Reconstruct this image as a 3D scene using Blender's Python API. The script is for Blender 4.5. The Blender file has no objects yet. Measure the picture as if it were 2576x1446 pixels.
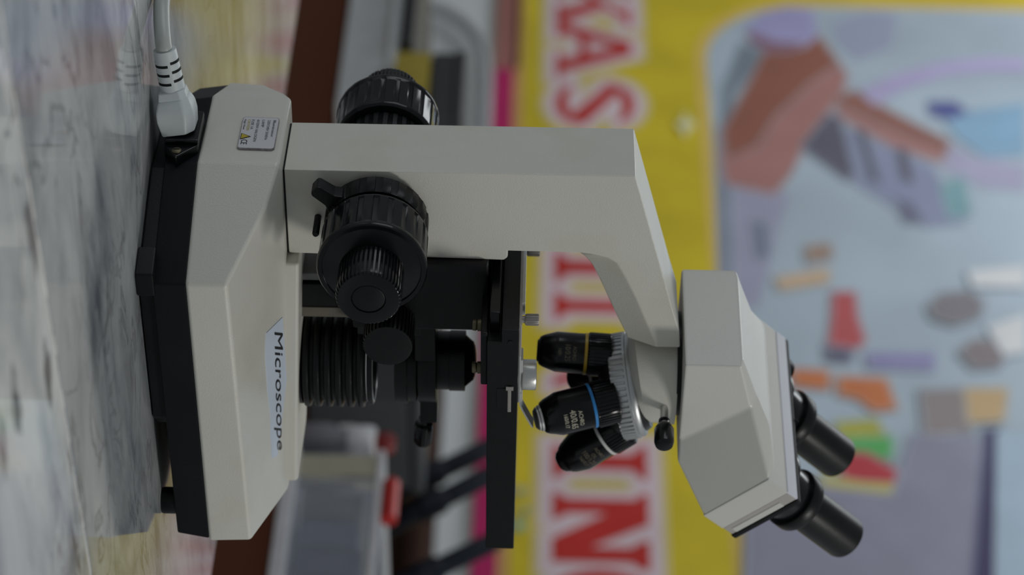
import bpy, bmesh, math, random
from mathutils import Vector, Matrix, Quaternion

S = bpy.context.scene
COL = S.collection
R = math.radians

# ------------------------------------------------------------------ camera, world, lights, exposure
PITCH, YAW, ROLL = 0.008666, R(38.0), R(1.2)
FWD0 = Vector((math.sin(YAW), math.cos(YAW), 0)); RIGHT = Vector((math.cos(YAW), -math.sin(YAW), 0)); UP0 = Vector((0, 0, 1))
FWD = FWD0 * math.cos(PITCH) - UP0 * math.sin(PITCH)
UPC = FWD0 * math.sin(PITCH) + UP0 * math.cos(PITCH)
AX = UPC * math.cos(ROLL) - RIGHT * math.sin(ROLL)          # picture right (the photo is turned a quarter turn clockwise)
AY = -(RIGHT * math.cos(ROLL) + UPC * math.sin(ROLL))       # picture up
cam_d = bpy.data.cameras.new('camera'); cam = bpy.data.objects.new('camera', cam_d); COL.objects.link(cam)
M = Matrix.Identity(4)
for i in range(3):
    M[i][0] = AX[i]; M[i][1] = AY[i]; M[i][2] = -FWD[i]
M.translation = Vector((-0.881, -1.060, 0.204))
cam.matrix_world = M
cam_d.sensor_fit = 'HORIZONTAL'; cam_d.sensor_width = 36.0
cam_d.lens = 6000.0 / 2576.0 * 36.0
cam_d.clip_start = 0.02; cam_d.clip_end = 50
cam_d.dof.use_dof = True; cam_d.dof.focus_distance = 1.27; cam_d.dof.aperture_fstop = 6.8
S.camera = cam

W = bpy.data.worlds.new('world'); S.world = W; W.use_nodes = True
W.node_tree.nodes['Background'].inputs[0].default_value = (0.90, 0.96, 1.0, 1)
W.node_tree.nodes['Background'].inputs[1].default_value = 0.20

def area(name, loc, target, sx, sy, power, col):
    d = bpy.data.lights.new(name, 'AREA'); d.shape = 'RECTANGLE'; d.size = sx; d.size_y = sy; d.energy = power; d.color = col
    o = bpy.data.objects.new(name, d); COL.objects.link(o); o.location = loc
    o.rotation_euler = (Vector(target) - Vector(loc)).to_track_quat('-Z', 'Y').to_euler()
    return o
area('window_daylight', (1.2, -2.4, 2.6), (-.05, 0, .15), .55, .7, 37, (1.0, .985, .94))
area('rear_fill_light', (-3.0, 1.2, 1.1), (0, .6, .2), 1.6, 1.9, 19, (.93, .97, 1.0))  # added fill out of view, lifts the rear-facing sides
area('banner_fill_light', (0.9, 3.3, 2.6), (2.1, 2.8, 0.4), 1.6, 1.6, 34, (.92, .97, 1.0))  # added lamp out of view, put in to brighten the banner

S.view_settings.view_transform = 'Standard'; S.view_settings.look = 'None'
S.view_settings.exposure = 0.0; S.view_settings.gamma = 1.0; S.view_settings.use_curve_mapping = False

# ------------------------------------------------------------------ materials
def s2l(c):
    return tuple((x / 255 / 12.92 if x / 255 <= .04045 else ((x / 255 + .055) / 1.055) ** 2.4) for x in c)
def lin(r, g, b): return (r, g, b, 1)
def mat(name, col, rough=.5, metal=0., var=.06, scale=40., bump=0., bscale=600., coat=0., spec=.5, aniso=None, trans=0., alpha=1., dirt=None):
    m = bpy.data.materials.new(name); m.use_nodes = True
    nt = m.node_tree; p = nt.nodes['Principled BSDF']
    tc = nt.nodes.new('ShaderNodeTexCoord')
    nz = nt.nodes.new('ShaderNodeTexNoise'); nz.inputs['Scale'].default_value = scale; nz.inputs['Detail'].default_value = 5
    nt.links.new(tc.outputs['Object'], nz.inputs['Vector'])
    rmp = nt.nodes.new('ShaderNodeMapRange'); rmp.inputs[1].default_value = .3; rmp.inputs[2].default_value = .7
    rmp.inputs[3].default_value = 1 - var; rmp.inputs[4].default_value = 1 + var
    nt.links.new(nz.outputs['Fac'], rmp.inputs[0])
    mx = nt.nodes.new('ShaderNodeMix'); mx.data_type = 'RGBA'; mx.blend_type = 'MULTIPLY'; mx.inputs[0].default_value = 1
    mx.inputs[6].default_value = (*col[:3], 1)
    nt.links.new(rmp.outputs[0], mx.inputs[7])
    out = mx.outputs[2]
    if dirt:
        n2 = nt.nodes.new('ShaderNodeTexNoise'); n2.inputs['Scale'].default_value = dirt[1]; n2.inputs['Detail'].default_value = 3
        nt.links.new(tc.outputs['Object'], n2.inputs['Vector'])
        r2 = nt.nodes.new('ShaderNodeMapRange'); r2.inputs[1].default_value = .5; r2.inputs[2].default_value = .8
        r2.inputs[3].default_value = 0; r2.inputs[4].default_value = dirt[2]
        nt.links.new(n2.outputs['Fac'], r2.inputs[0])
        m2 = nt.nodes.new('ShaderNodeMix'); m2.data_type = 'RGBA'; m2.inputs[7].default_value = (*dirt[0], 1)
        nt.links.new(r2.outputs[0], m2.inputs[0]); nt.links.new(out, m2.inputs[6]); out = m2.outputs[2]
    nt.links.new(out, p.inputs['Base Color'])
    p.inputs['Roughness'].default_value = rough; p.inputs['Metallic'].default_value = metal
    p.inputs['Specular IOR Level'].default_value = spec
    p.inputs['Coat Weight'].default_value = coat; p.inputs['Coat Roughness'].default_value = .08
    p.inputs['Transmission Weight'].default_value = trans; p.inputs['Alpha'].default_value = alpha
    if bump:
        nb = nt.nodes.new('ShaderNodeTexNoise'); nb.inputs['Scale'].default_value = bscale; nb.inputs['Detail'].default_value = 3
        nt.links.new(tc.outputs['Object'], nb.inputs['Vector'])
        b = nt.nodes.new('ShaderNodeBump'); b.inputs['Strength'].default_value = bump; b.inputs['Distance'].default_value = .0004
        nt.links.new(nb.outputs['Fac'], b.inputs['Height']); nt.links.new(b.outputs[0], p.inputs['Normal'])
    return m

M_PAINT = mat('aged_white_paint', (.66, .65, .59), .33, var=.03, scale=9, bump=.35, bscale=1100, dirt=((.50, .44, .30), 22, .28))
M_PAINT2 = mat('head_white_paint', (.66, .655, .61), .32, var=.02, scale=9, bump=.25, bscale=1100)
M_TRIM = mat('light_grey_trim', (.46, .44, .42), .4, var=.03, scale=30)
M_RIM = mat('pale_rim_paint', (.72, .73, .80), .35, var=.02)
M_BLK = mat('black_plastic', (.006, .0062, .0075), .42, spec=.22, var=.2, scale=60, bump=.15, bscale=700)
M_SAT = mat('satin_black_metal', (.006, .0062, .007), .36, spec=.25, var=.15, scale=90, bump=.2, bscale=900)
M_GLO = mat('gloss_black_plastic', (.005, .0053, .0065), .2, spec=.32, var=.15, scale=80)
M_TRAY = mat('black_base_tray', (.0075, .008, .011), .55, spec=.2, var=.15, scale=30, bump=.2)
M_STEEL = mat('silver_knurled_metal', (.52, .53, .54), .38, metal=.85, var=.06, scale=80)
M_CHROME = mat('bright_steel', (.62, .62, .61), .3, metal=.9, var=.05, scale=60)
M_WSTEEL = mat('worn_steel', (.40, .38, .36), .45, metal=.7, var=.12, scale=60)
M_BLUE = mat('blue_ring_paint', (.03, .24, .62), .3)
M_YEL = mat('yellow_ring_paint', (.42, .27, .02), .4)
M_WHT = mat('white_ring_paint', (.72, .72, .70), .35)
M_GOLD = mat('pale_engraving_paint', (.60, .57, .44), .5, var=.1)
M_DIM = mat('worn_engraving_paint', (.16, .14, .09), .5, var=.3, scale=500)
M_LENS = mat('lens_glass', (.03, .04, .05), .04, coat=1.)
M_CORD = mat('grey_cord_plastic', (.42, .45, .43), .35, var=.03)
M_PLUG = mat('white_plug_plastic', (.60, .65, .66), .4, var=.03)
M_SLOT = mat('dark_slot', (.008, .009, .010), .6, spec=.2)
M_PAPER = mat('bluish_paper', (.60, .67, .78), .7, var=.03)
M_INK = mat('black_ink', (.012, .012, .014), .6)
M_STK = mat('sticker_paper', (.60, .60, .63), .5, var=.02)
M_STKED = mat('sticker_edge_ink', (.28, .26, .27), .6, var=.3, scale=400)
M_GINK = mat('grey_ink', (.10, .105, .115), .6, var=.4, scale=900)
M_YINK = mat('yellow_ink', (.48, .38, .03), .6)
M_BRASS = mat('brass_screw', (.13, .115, .075), .5, metal=.8)
M_GROUT = mat('pale_grout', (.80, .78, .74), .7, var=.2, scale=90)

def marble(name, base, spots):
    m = bpy.data.materials.new(name); m.use_nodes = True; nt = m.node_tree; p = nt.nodes['Principled BSDF']
    N = nt.nodes.new; L = nt.links.new
    tc = N('ShaderNodeTexCoord'); mp = N('ShaderNodeMapping'); mp.inputs['Rotation'].default_value = (0, 0, R(28)); mp.inputs['Scale'].default_value = (1, 2.0, 1)
    L(tc.outputs['Object'], mp.inputs['Vector'])
    a = N('ShaderNodeTexNoise'); a.inputs['Scale'].default_value = 7; a.inputs['Detail'].default_value = 7; a.inputs['Roughness'].default_value = .62; a.inputs['Distortion'].default_value = .6
    L(mp.outputs[0], a.inputs['Vector'])
    cr = N('ShaderNodeValToRGB'); e = cr.color_ramp.elements
    e[0].position = .36; e[0].color = (base[0] * .36, base[1] * .39, base[2] * .43, 1)
    e[1].position = .64; e[1].color = (base[0] * 1.3, base[1] * 1.29, base[2] * 1.26, 1)
    x = e.new(.47); x.color = (base[0] * .86, base[1] * .88, base[2] * .9, 1)
    L(a.outputs['Fac'], cr.inputs[0])
    # thin dark veins
    b = N('ShaderNodeTexNoise'); b.inputs['Scale'].default_value = 9; b.inputs['Detail'].default_value = 8; b.inputs['Distortion'].default_value = 1.6
    L(mp.outputs[0], b.inputs['Vector'])
    s = N('ShaderNodeMath'); s.operation = 'SUBTRACT'; s.inputs[1].default_value = .5; L(b.outputs['Fac'], s.inputs[0])
    ab = N('ShaderNodeMath'); ab.operation = 'ABSOLUTE'; L(s.outputs[0], ab.inputs[0])
    mr = N('ShaderNodeMapRange'); mr.inputs[1].default_value = 0; mr.inputs[2].default_value = .03; mr.inputs[3].default_value = .8; mr.inputs[4].default_value = 0; L(ab.outputs[0], mr.inputs[0])
    c = N('ShaderNodeTexNoise'); c.inputs['Scale'].default_value = 5; L(mp.outputs[0], c.inputs['Vector'])
    m3 = N('ShaderNodeMapRange'); m3.inputs[1].default_value = .44; m3.inputs[2].default_value = .58; L(c.outputs['Fac'], m3.inputs[0])
    mu = N('ShaderNodeMath'); mu.operation = 'MULTIPLY'; L(mr.outputs[0], mu.inputs[0]); L(m3.outputs[0], mu.inputs[1])
    mix = N('ShaderNodeMix'); mix.data_type = 'RGBA'; L(mu.outputs[0], mix.inputs[0]); L(cr.outputs[0], mix.inputs[6]); mix.inputs[7].default_value = (.09, .09, .10, 1)
    # little dark patches
    d = N('ShaderNodeTexNoise'); d.inputs['Scale'].default_value = 19; d.inputs['Detail'].default_value = 2; L(mp.outputs[0], d.inputs['Vector'])
    m4 = N('ShaderNodeMapRange'); m4.inputs[1].default_value = .60; m4.inputs[2].default_value = .67; m4.inputs[4].default_value = spots; L(d.outputs['Fac'], m4.inputs[0])
    mix2 = N('ShaderNodeMix'); mix2.data_type = 'RGBA'; L(m4.outputs[0], mix2.inputs[0]); L(mix.outputs[2], mix2.inputs[6]); mix2.inputs[7].default_value = (.11, .10, .11, 1)
    L(mix2.outputs[2], p.inputs['Base Color'])
    p.inputs['Roughness'].default_value = .08; p.inputs['IOR'].default_value = 1.47
    return m
M_MARB = marble('grey_marble', (.41, .425, .435), .22)
M_MARB2 = marble('pale_marble', (.66, .675, .67), .95)

def wood(name, c0, c1, rough=.35):
    m = bpy.data.materials.new(name); m.use_nodes = True; nt = m.node_tree; p = nt.nodes['Principled BSDF']; N = nt.nodes.new; L = nt.links.new
    tc = N('ShaderNodeTexCoord'); mp = N('ShaderNodeMapping'); mp.inputs['Scale'].default_value = (6, 1, 6); L(tc.outputs['Object'], mp.inputs[0])
    w = N('ShaderNodeTexWave'); w.inputs['Scale'].default_value = 3; w.inputs['Distortion'].default_value = 5; w.inputs['Detail'].default_value = 3; L(mp.outputs[0], w.inputs[0])
    cr = N('ShaderNodeValToRGB'); cr.color_ramp.elements[0].color = (*c0, 1); cr.color_ramp.elements[1].color = (*c1, 1); L(w.outputs['Fac'], cr.inputs[0]); L(cr.outputs[0], p.inputs['Base Color'])
    p.inputs['Roughness'].default_value = rough; p.inputs['Specular IOR Level'].default_value = .02
    return m
M_WOOD = wood('dark_varnished_wood', (.036, .010, .004), (.055, .015, .005), .8)
M_WOOD2 = wood('brown_cabinet_wood', (.030, .016, .013), (.045, .025, .020), .7)
M_WALL = mat('pale_wall_paint', (.76, .79, .80), .8, var=.04, scale=3)
M_FLOOR = mat('dark_floor', (.10, .08, .07), .5, var=.2, scale=5)

# ------------------------------------------------------------------ mesh helpers
def link(name, me, m, parent=None, smooth=None, mw=None):
    o = bpy.data.objects.new(name, me); COL.objects.link(o)
    if m: me.materials.append(m)
    if parent: o.parent = parent
    if mw is not None: o.matrix_local = mw
    if smooth is not None:
        for p in me.polygons: p.use_smooth = True
        me.set_sharp_from_angle(angle=R(smooth))
    return o
def empty(name, loc=(0, 0, 0), rz=0, label=None, cat=None, group=None):
    o = bpy.data.objects.new(name, None); COL.objects.link(o); o.location = loc; o.rotation_euler = (0, 0, rz); o.empty_display_size = .05
    tag(o, label, cat, group); return o
def tag(o, label=None, cat=None, group=None, kind=None):
    for k, v in (('label', label), ('category', cat), ('group', group), ('kind', kind)):
        if v: o[k] = v
    return o
def from_bm(name, bm, m, parent=None, smooth=None, mw=None, bevel=0, seg=2):
    bmesh.ops.remove_doubles(bm, verts=bm.verts, dist=1e-7)
    bmesh.ops.recalc_face_normals(bm, faces=bm.faces)
    if bevel:
        es = [e for e in bm.edges if len(e.link_faces) == 2 and e.calc_face_angle(0) > R(12)]
        bmesh.ops.bevel(bm, geom=es, offset=bevel, segments=seg, affect='EDGES', profile=.5, clamp_overlap=True)
        if smooth is None: smooth = 35
    me = bpy.data.meshes.new(name); bm.to_mesh(me); bm.free()
    o = link(name, me, m, parent, smooth, mw)
    if bevel:
        w = o.modifiers.new('flat_faces', 'WEIGHTED_NORMAL'); w.mode = 'FACE_AREA'; w.weight = 100; w.keep_sharp = True
    return o
def pydata(name, vs, fs, m, parent=None, bevel=0, seg=2, smooth=None, mw=None):
    bm = bmesh.new(); bv = [bm.verts.new(v) for v in vs]
    for f in fs: bm.faces.new([bv[i] for i in f])
    return from_bm(name, bm, m, parent, smooth, mw, bevel, seg)
def add_box(bm, lo, hi, mtx=None):
    x0, y0, z0 = lo; x1, y1, z1 = hi
    vs = [bm.verts.new(Vector(p) if mtx is None else mtx @ Vector(p)) for p in [(x0,y0,z0),(x1,y0,z0),(x1,y1,z0),(x0,y1,z0),(x0,y0,z1),(x1,y0,z1),(x1,y1,z1),(x0,y1,z1)]]
    for f in [(0,3,2,1),(4,5,6,7),(0,1,5,4),(1,2,6,5),(2,3,7,6),(3,0,4,7)]: bm.faces.new([vs[i] for i in f])
def box(name, lo, hi, m, parent=None, bevel=.001, seg=2, mw=None):
    bm = bmesh.new(); add_box(bm, lo, hi); return from_bm(name, bm, m, parent, None, mw, bevel, seg)
def prism(name, poly, a, b, axis, m, parent=None, bevel=.001, seg=2, mw=None, smooth=None):
    """poly in the two other axes, extruded from a to b along axis (0,1,2)"""
    bm = bmesh.new(); rows = []
    for t in (a, b):
        row = []
        for p in poly:
            v = [p[0], p[1]]; v.insert(axis, t); row.append(bm.verts.new(v))
        rows.append(row)
    n = len(poly)
    bm.faces.new(rows[0]); bm.faces.new(rows[1])
    for i in range(n): bm.faces.new([rows[0][i], rows[0][(i+1) % n], rows[1][(i+1) % n], rows[1][i]])
    return from_bm(name, bm, m, parent, smooth, mw, bevel, seg)
def frame(p, d, ref=(0, 0, 1)):
    """matrix with local +Z along d at p, local +Y close to ref"""
    z = Vector(d).normalized(); r = Vector(ref)
    if abs(z.dot(r)) > .98: r = Vector((0, 1, 0)) if abs(z.y) < .9 else Vector((1, 0, 0))
    x = r.cross(z).normalized(); y = z.cross(x)
    m = Matrix.Identity(4)
    for i in range(3): m[i][0] = x[i]; m[i][1] = y[i]; m[i][2] = z[i]
    m.translation = Vector(p); return m
def lathe(name, prof, m, parent=None, mw=None, n=48, teeth=0, depth=0., duty=.5, smooth=40, caps=True):
    """prof: list of (r, z[, k]); k = 1 rows get the teeth cut into them"""
    bm = bmesh.new(); rings = []
    if teeth:
        angs = []
        for t in range(teeth):
            a0 = 2 * math.pi * t / teeth; st = 2 * math.pi / teeth
            angs += [(a0, 1), (a0 + st * duty * .92, 1), (a0 + st * (duty + .04), 0), (a0 + st * .96, 0)]
    else:
        angs = [(2 * math.pi * i / n, 1) for i in range(n)]
    for pr in prof:
        r, z = pr[0], pr[1]; k = pr[2] if len(pr) > 2 else 0
        rings.append([bm.verts.new(((r - (0 if hi else depth * k)) * math.cos(a), (r - (0 if hi else depth * k)) * math.sin(a), z)) for a, hi in angs])
    q = len(angs)
    for i in range(len(rings) - 1):
        for j in range(q):
            bm.faces.new([rings[i][j], rings[i][(j+1) % q], rings[i+1][(j+1) % q], rings[i+1][j]])
    if caps:
        bm.faces.new(rings[0]); bm.faces.new(rings[-1])
    return from_bm(name, bm, m, parent, smooth, mw)
def tube(name, pts, r, m, parent=None, n=14):
    """round tube along a Catmull-Rom path"""
    P = [Vector(p) for p in pts]; Q = []
    for i in range(len(P) - 1):
        p0 = P[max(i-1, 0)]; p1 = P[i]; p2 = P[i+1]; p3 = P[min(i+2, len(P)-1)]
        for s in range(8):
            t = s / 8
            Q.append(.5 * ((2*p1) + (p2-p0)*t + (2*p0-5*p1+4*p2-p3)*t*t + (3*p1-p0-3*p2+p3)*t**3))
    Q.append(P[-1]); bm = bmesh.new(); rows = []
    for i, p in enumerate(Q):
        d = (Q[min(i+1, len(Q)-1)] - Q[max(i-1, 0)])
        f = frame(p, d); rows.append([bm.verts.new(f @ Vector((r*math.cos(2*math.pi*k/n), r*math.sin(2*math.pi*k/n), 0))) for k in range(n)])
    for i in range(len(rows)-1):
        for k in range(n): bm.faces.new([rows[i][k], rows[i][(k+1) % n], rows[i+1][(k+1) % n], rows[i+1][k]])
    bm.faces.new(rows[0]); bm.faces.new(rows[-1])
    return from_bm(name, bm, m, parent, 60)
def text_mesh(body, size=1., extrude=0., offset=0., shear=0., align='LEFT', spacing=1.0):
    cu = bpy.data.curves.new('t', 'FONT'); cu.body = body; cu.size = size; cu.extrude = extrude; cu.offset = offset; cu.shear = shear
    cu.align_x = align; cu.space_character = spacing; cu.resolution_u = 3
    o = bpy.data.objects.new('t', cu); COL.objects.link(o)
    bpy.context.view_layer.update()
    dg = bpy.context.evaluated_depsgraph_get()
    me = bpy.data.meshes.new_from_object(o.evaluated_get(dg))
    bpy.data.objects.remove(o); bpy.data.curves.remove(cu)
    me.materials.clear()
    return me
def text_plane(name, body, origin, xdir, ydir, width, height, m, parent, extrude=.00005, shear=0., lift=.0001, offset=0.):
    """lettering fitted into width x height on the plane (xdir, ydir)"""
    me = text_mesh(body, 1., 0., offset, shear)
    xs = [v.co.x for v in me.vertices]; ys = [v.co.y for v in me.vertices]
    x0, x1, y0, y1 = min(xs), max(xs), min(ys), max(ys)
    X = Vector(xdir).normalized(); Y = Vector(ydir); Y = (Y - X * Y.dot(X)).normalized(); Z = X.cross(Y); O = Vector(origin)
    for v in me.vertices:
        v.co = O + X * ((v.co.x-x0) / (x1-x0) * width) + Y * ((v.co.y-y0) / (y1-y0) * height) + Z * lift
    return link(name, me, m, parent)
def text_round(name, body, r, zmid, ang, height, m, parent, mw, flip=1, wscale=.8):
    """lettering wrapped on a cylinder about local Z; local +Z is 'down' on an objective when flip = -1"""
    me = text_mesh(body, 1.)
    xs = [v.co.x for v in me.vertices]; ys = [v.co.y for v in me.vertices]
    x0, x1, y0, y1 = min(xs), max(xs), min(ys), max(ys); k = height / (y1 - y0)
    bm = bmesh.new(); bm.from_mesh(me)
    bmesh.ops.triangulate(bm, faces=bm.faces)
    for v in bm.verts:
        a = ang + flip * (v.co.x - (x0+x1)/2) * k * wscale / r
        z = zmid + flip * (v.co.y - (y0+y1)/2) * k
        v.co = ((r + .00012) * math.cos(a), (r + .00012) * math.sin(a), z)
    bm.to_mesh(me); bm.free()
    return link(name, me, m, parent, None, mw)

# ------------------------------------------------------------------ measured shapes, metres: printed shapes on the banner as (y, z) on its plane
PATCHES = [
    ('slate_edge_print', (110, 116, 130), [(3.361, 0.608), (3.409, 0.632), (3.133, 0.634), (2.825, 0.622), (2.824, 0.592)]),
    ('slate_rim_print', (100, 110, 120), [(3.725, 0.683), (3.682, 0.743), (3.618, 0.711), (3.515, 0.65), (3.393, 0.635), (3.361, 0.616), (3.531, 0.633)]),
    ('lavender_wall_print', (131, 131, 149), [(3.148, 0.634), (3.123, 0.752), (3.021, 0.724), (2.734, 0.66), (2.733, 0.617)]),
    ('lavender_cloud_print', (129, 134, 152), [(3.826, 0.911), (3.874, 0.992), (3.868, 1.063), (3.724, 1.029), (3.669, 0.953), (3.737, 0.913)]),
    ('pale_hand_print', (140, 138, 158), [(3.332, 1.116), (3.275, 1.17), (3.246, 1.276), (3.156, 1.262), (3.164, 1.181), (3.222, 1.111), (3.266, 1.09)]),
    ('skin_arm_print', (138, 98, 94), [(3.762, 0.868), (3.6, 0.917), (3.516, 0.898), (3.344, 0.808), (3.197, 0.757), (3.125, 0.718), (3.159, 0.621), (3.252, 0.614), (3.361, 0.624), (3.533, 0.686), (3.687, 0.737), (3.715, 0.799)]),
    ('skin_shade_print', (120, 76, 64), [(3.756, 0.866), (3.65, 0.901), (3.555, 0.824), (3.429, 0.743), (3.301, 0.69), (3.253, 0.626), (3.361, 0.624), (3.533, 0.686), (3.687, 0.737), (3.715, 0.799)]),
    ('cap_print', (134, 130, 164), [(3.791, 0.699), (3.865, 0.748), (3.891, 0.807), (3.882, 0.859), (3.774, 0.862), (3.72, 0.827), (3.711, 0.771), (3.747, 0.717)]),
    ('collar_print', (112, 82, 98), [(3.773, 0.705), (3.732, 0.763), (3.731, 0.828), (3.702, 0.798), (3.696, 0.742), (3.738, 0.707)]),
    ('forearm_light_print', (142, 102, 98), [(3.48, 0.889), (3.394, 0.999), (3.288, 1.103), (3.257, 1.094), (3.312, 0.999), (3.428, 0.886)]),
    ('forearm_print', (122, 84, 76), [(3.499, 0.89), (3.53, 0.931), (3.447, 1.004), (3.332, 1.12), (3.288, 1.105), (3.372, 1.001), (3.47, 0.888)]),
    ('shirt_print', (116, 120, 142), [(3.386, 0.884), (3.296, 0.988), (3.238, 1.069), (3.034, 1.113), (3.018, 1.035), (3.187, 0.89)]),
    ('sleeve_print', (82, 80, 92), [(3.43, 0.864), (3.418, 0.885), (3.202, 0.896), (3.184, 0.882), (3.302, 0.796)]),
    ('stripe_print', (78, 76, 90), [(3.372, 0.921), (3.365, 0.935), (3.171, 0.949), (3.181, 0.933)]),
    ('stripe_print', (78, 76, 90), [(3.3, 1.002), (3.294, 1.019), (3.174, 1.023), (3.183, 1.004)]),
    ('stripe_print', (90, 90, 108), [(3.109, 0.981), (3.095, 1.01), (3.032, 1.028), (3.03, 0.994)]),
    ('glass_arc_print', (146, 138, 168), [(3.531, 0.949), (3.604, 1.039), (3.66, 1.156), (3.68, 1.251), (3.68, 1.34), (3.632, 1.333), (3.629, 1.244), (3.609, 1.15), (3.551, 1.052), (3.483, 0.972)]),
    ('blue_cloth_print', (114, 142, 164), [(3.427, 1.127), (3.453, 1.184), (3.49, 1.312), (3.292, 1.282), (3.281, 1.197), (3.356, 1.145)]),
    ('navy_cloth_print', (70, 74, 120), [(3.487, 1.099), (3.489, 1.153), (3.453, 1.175), (3.427, 1.136), (3.442, 1.098)]),
    ('teal_print', (104, 134, 140), [(3.164, 1.086), (3.195, 1.133), (3.064, 1.133), (3.048, 1.089)]),
    ('grey_mark_print', (96, 100, 116), [(3.012, 0.673), (3.013, 0.691), (2.908, 0.691), (2.894, 0.675)]),
    ('brown_mark_print', (132, 112, 100), [(2.932, 0.776), (2.943, 0.822), (2.899, 0.823), (2.881, 0.776)]),
    ('tan_strip_print', (166, 142, 116), [(2.821, 0.706), (2.855, 0.811), (2.815, 0.809), (2.788, 0.712)]),
    ('red_figure_print', (152, 74, 76), [(2.776, 0.82), (2.777, 0.858), (2.702, 0.855), (2.626, 0.864), (2.603, 0.845), (2.614, 0.798), (2.7, 0.812)]),
    ('dark_figure_print', (84, 82, 98), [(2.601, 0.789), (2.594, 0.836), (2.561, 0.829), (2.565, 0.79)]),
    ('orange_strip_print', (164, 98, 62), [(2.529, 0.718), (2.525, 0.783), (2.477, 0.78), (2.485, 0.718)]),
    ('orange_strip_print', (166, 100, 64), [(2.508, 0.806), (2.505, 0.893), (2.423, 0.904), (2.416, 0.865), (2.45, 0.838), (2.46, 0.804)]),
    ('violet_strip_print', (118, 114, 146), [(2.583, 0.87), (2.587, 0.996), (2.544, 0.991), (2.546, 0.87)]),
    ('olive_block_print', (142, 140, 62), [(2.373, 0.791), (2.384, 0.862), (2.33, 0.878), (2.318, 0.795)]),
    ('green_block_print', (72, 142, 76), [(2.325, 0.786), (2.333, 0.887), (2.28, 0.878), (2.291, 0.792)]),
    ('red_block_print', (152, 52, 58), [(2.288, 0.791), (2.286, 0.837), (2.241, 0.885), (2.209, 0.881), (2.2, 0.789)]),
    ('gold_strip_print', (160, 150, 84), [(2.221, 0.75), (2.204, 0.815), (2.2, 0.882), (2.174, 0.878), (2.179, 0.805), (2.202, 0.75)]),
    ('lavender_ground_print', (119, 118, 133), [(2.178, 0.611), (2.188, 0.747), (2.171, 0.877), (2.343, 0.933), (2.336, 1.053), (1.925, 0.984), (1.912, 0.592)]),
    ('grey_ground_print', (120, 112, 112), [(2.472, 0.963), (2.48, 1.049), (2.358, 1.041), (2.35, 0.957)]),
    ('tan_ground_print', (162, 138, 104), [(2.48, 1.049), (2.483, 1.126), (2.394, 1.106), (2.387, 1.044)]),
    ('grey_plate_print', (108, 104, 108), [(2.739, 1.009), (2.779, 1.039), (2.788, 1.097), (2.756, 1.117), (2.71, 1.103), (2.683, 1.051), (2.701, 1.014)]),
    ('grey_plate_print', (112, 104, 106), [(2.595, 1.054), (2.631, 1.084), (2.629, 1.131), (2.599, 1.147), (2.555, 1.121), (2.55, 1.073)]),
    ('white_glare_print', (190, 192, 196), [(2.855, 1.106), (2.875, 1.22), (2.812, 1.211), (2.812, 1.108)]),
    ('white_glare_print', (190, 192, 198), [(2.673, 1.122), (2.713, 1.196), (2.6, 1.179), (2.592, 1.142)]),
    ('post_print', (52, 48, 78), [(2.359, 1.072), (2.36, 1.091), (1.926, 1.027), (1.925, 0.988)]),
    ('pale_blue_print', (142, 158, 172), [(2.348, 1.096), (2.35, 1.16), (1.928, 1.096), (1.926, 1.033)]),
    ('star_print', (176, 178, 130), [(3.373, 0.517), (3.393, 0.532), (3.43, 0.54), (3.393, 0.546), (3.375, 0.563), (3.355, 0.544), (3.317, 0.536), (3.355, 0.53)]),
    ('blue_dot_print', (112, 124, 118), [(2.165, 0.181), (2.178, 0.191), (2.165, 0.202), (2.148, 0.192)]),
    ('blue_dot_print', (108, 122, 104), [(2.112, 0.188), (2.125, 0.199), (2.111, 0.208), (2.094, 0.198)]),
    ('teal_dot_print', (92, 138, 132), [(2.075, 0.179), (2.089, 0.19), (2.073, 0.2), (2.054, 0.19)]),
]
LET = [('K', 4.007, 3.795), ('A', 3.819, 3.57), ('S', 3.548, 3.37), ('I', 2.901, 2.799), ('I', 2.765, 2.677), ('I', 2.299, 2.207), ('N', 2.167, 1.973), ('G', 1.967, 1.847)]
DIAG = [(2.466, 0.245), (2.496, 0.248), (2.528, 0.308), (2.498, 0.316)]

# ------------------------------------------------------------------ setting
tag(box('wall_front', (2.13, -3.0, -.80), (2.25, 7.0, 2.7), M_WALL, None, 0), kind='structure', label='pale painted wall behind the yellow banner')
tag(box('floor', (-3.0, -3.0, -.85), (2.25, 7.0, -.80), M_FLOOR, None, 0), kind='structure', label='dark floor below the tables')

# ------------------------------------------------------------------ marble table (far edge and joint run about 3.5 degrees off the microscope)
tb = empty('marble_table', (0, 0, -.80), R(3.5), 'polished grey marble table carrying the microscope', 'table')
TZ = .80
box('marble_slab', (-.75, -.2603, TZ-.03), (.2215, 1.9, TZ), M_MARB, tb, .002)
box('marble_slab', (-.75, -.95, TZ-.03), (.2215, -.2617, TZ), M_MARB2, tb, .0006)
bm = bmesh.new(); random.seed(4); n = 90
for i in range(n):
    x = -.75 + .9715 * i / n; x1 = -.75 + .9715 * (i+1) / n; w = .0005 + .0006 * random.random(); h = .0006 * random.random()
    add_box(bm, (x, -.261 - w, TZ-.012), (x1, -.261 + w, TZ - .0002 + h))
from_bm('grout_line', bm, M_GROUT, tb)
box('apron', (-.72, -.92, TZ-.09), (.19, 1.87, TZ-.03), M_WOOD2, tb, .002)
for sx, sy in ((-.70, -.90), (.13, -.90), (-.70, 1.81), (.13, 1.81)):
    box('leg', (sx, sy, 0), (sx+.06, sy+.06, TZ-.03), M_WOOD2, tb, .003)

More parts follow.
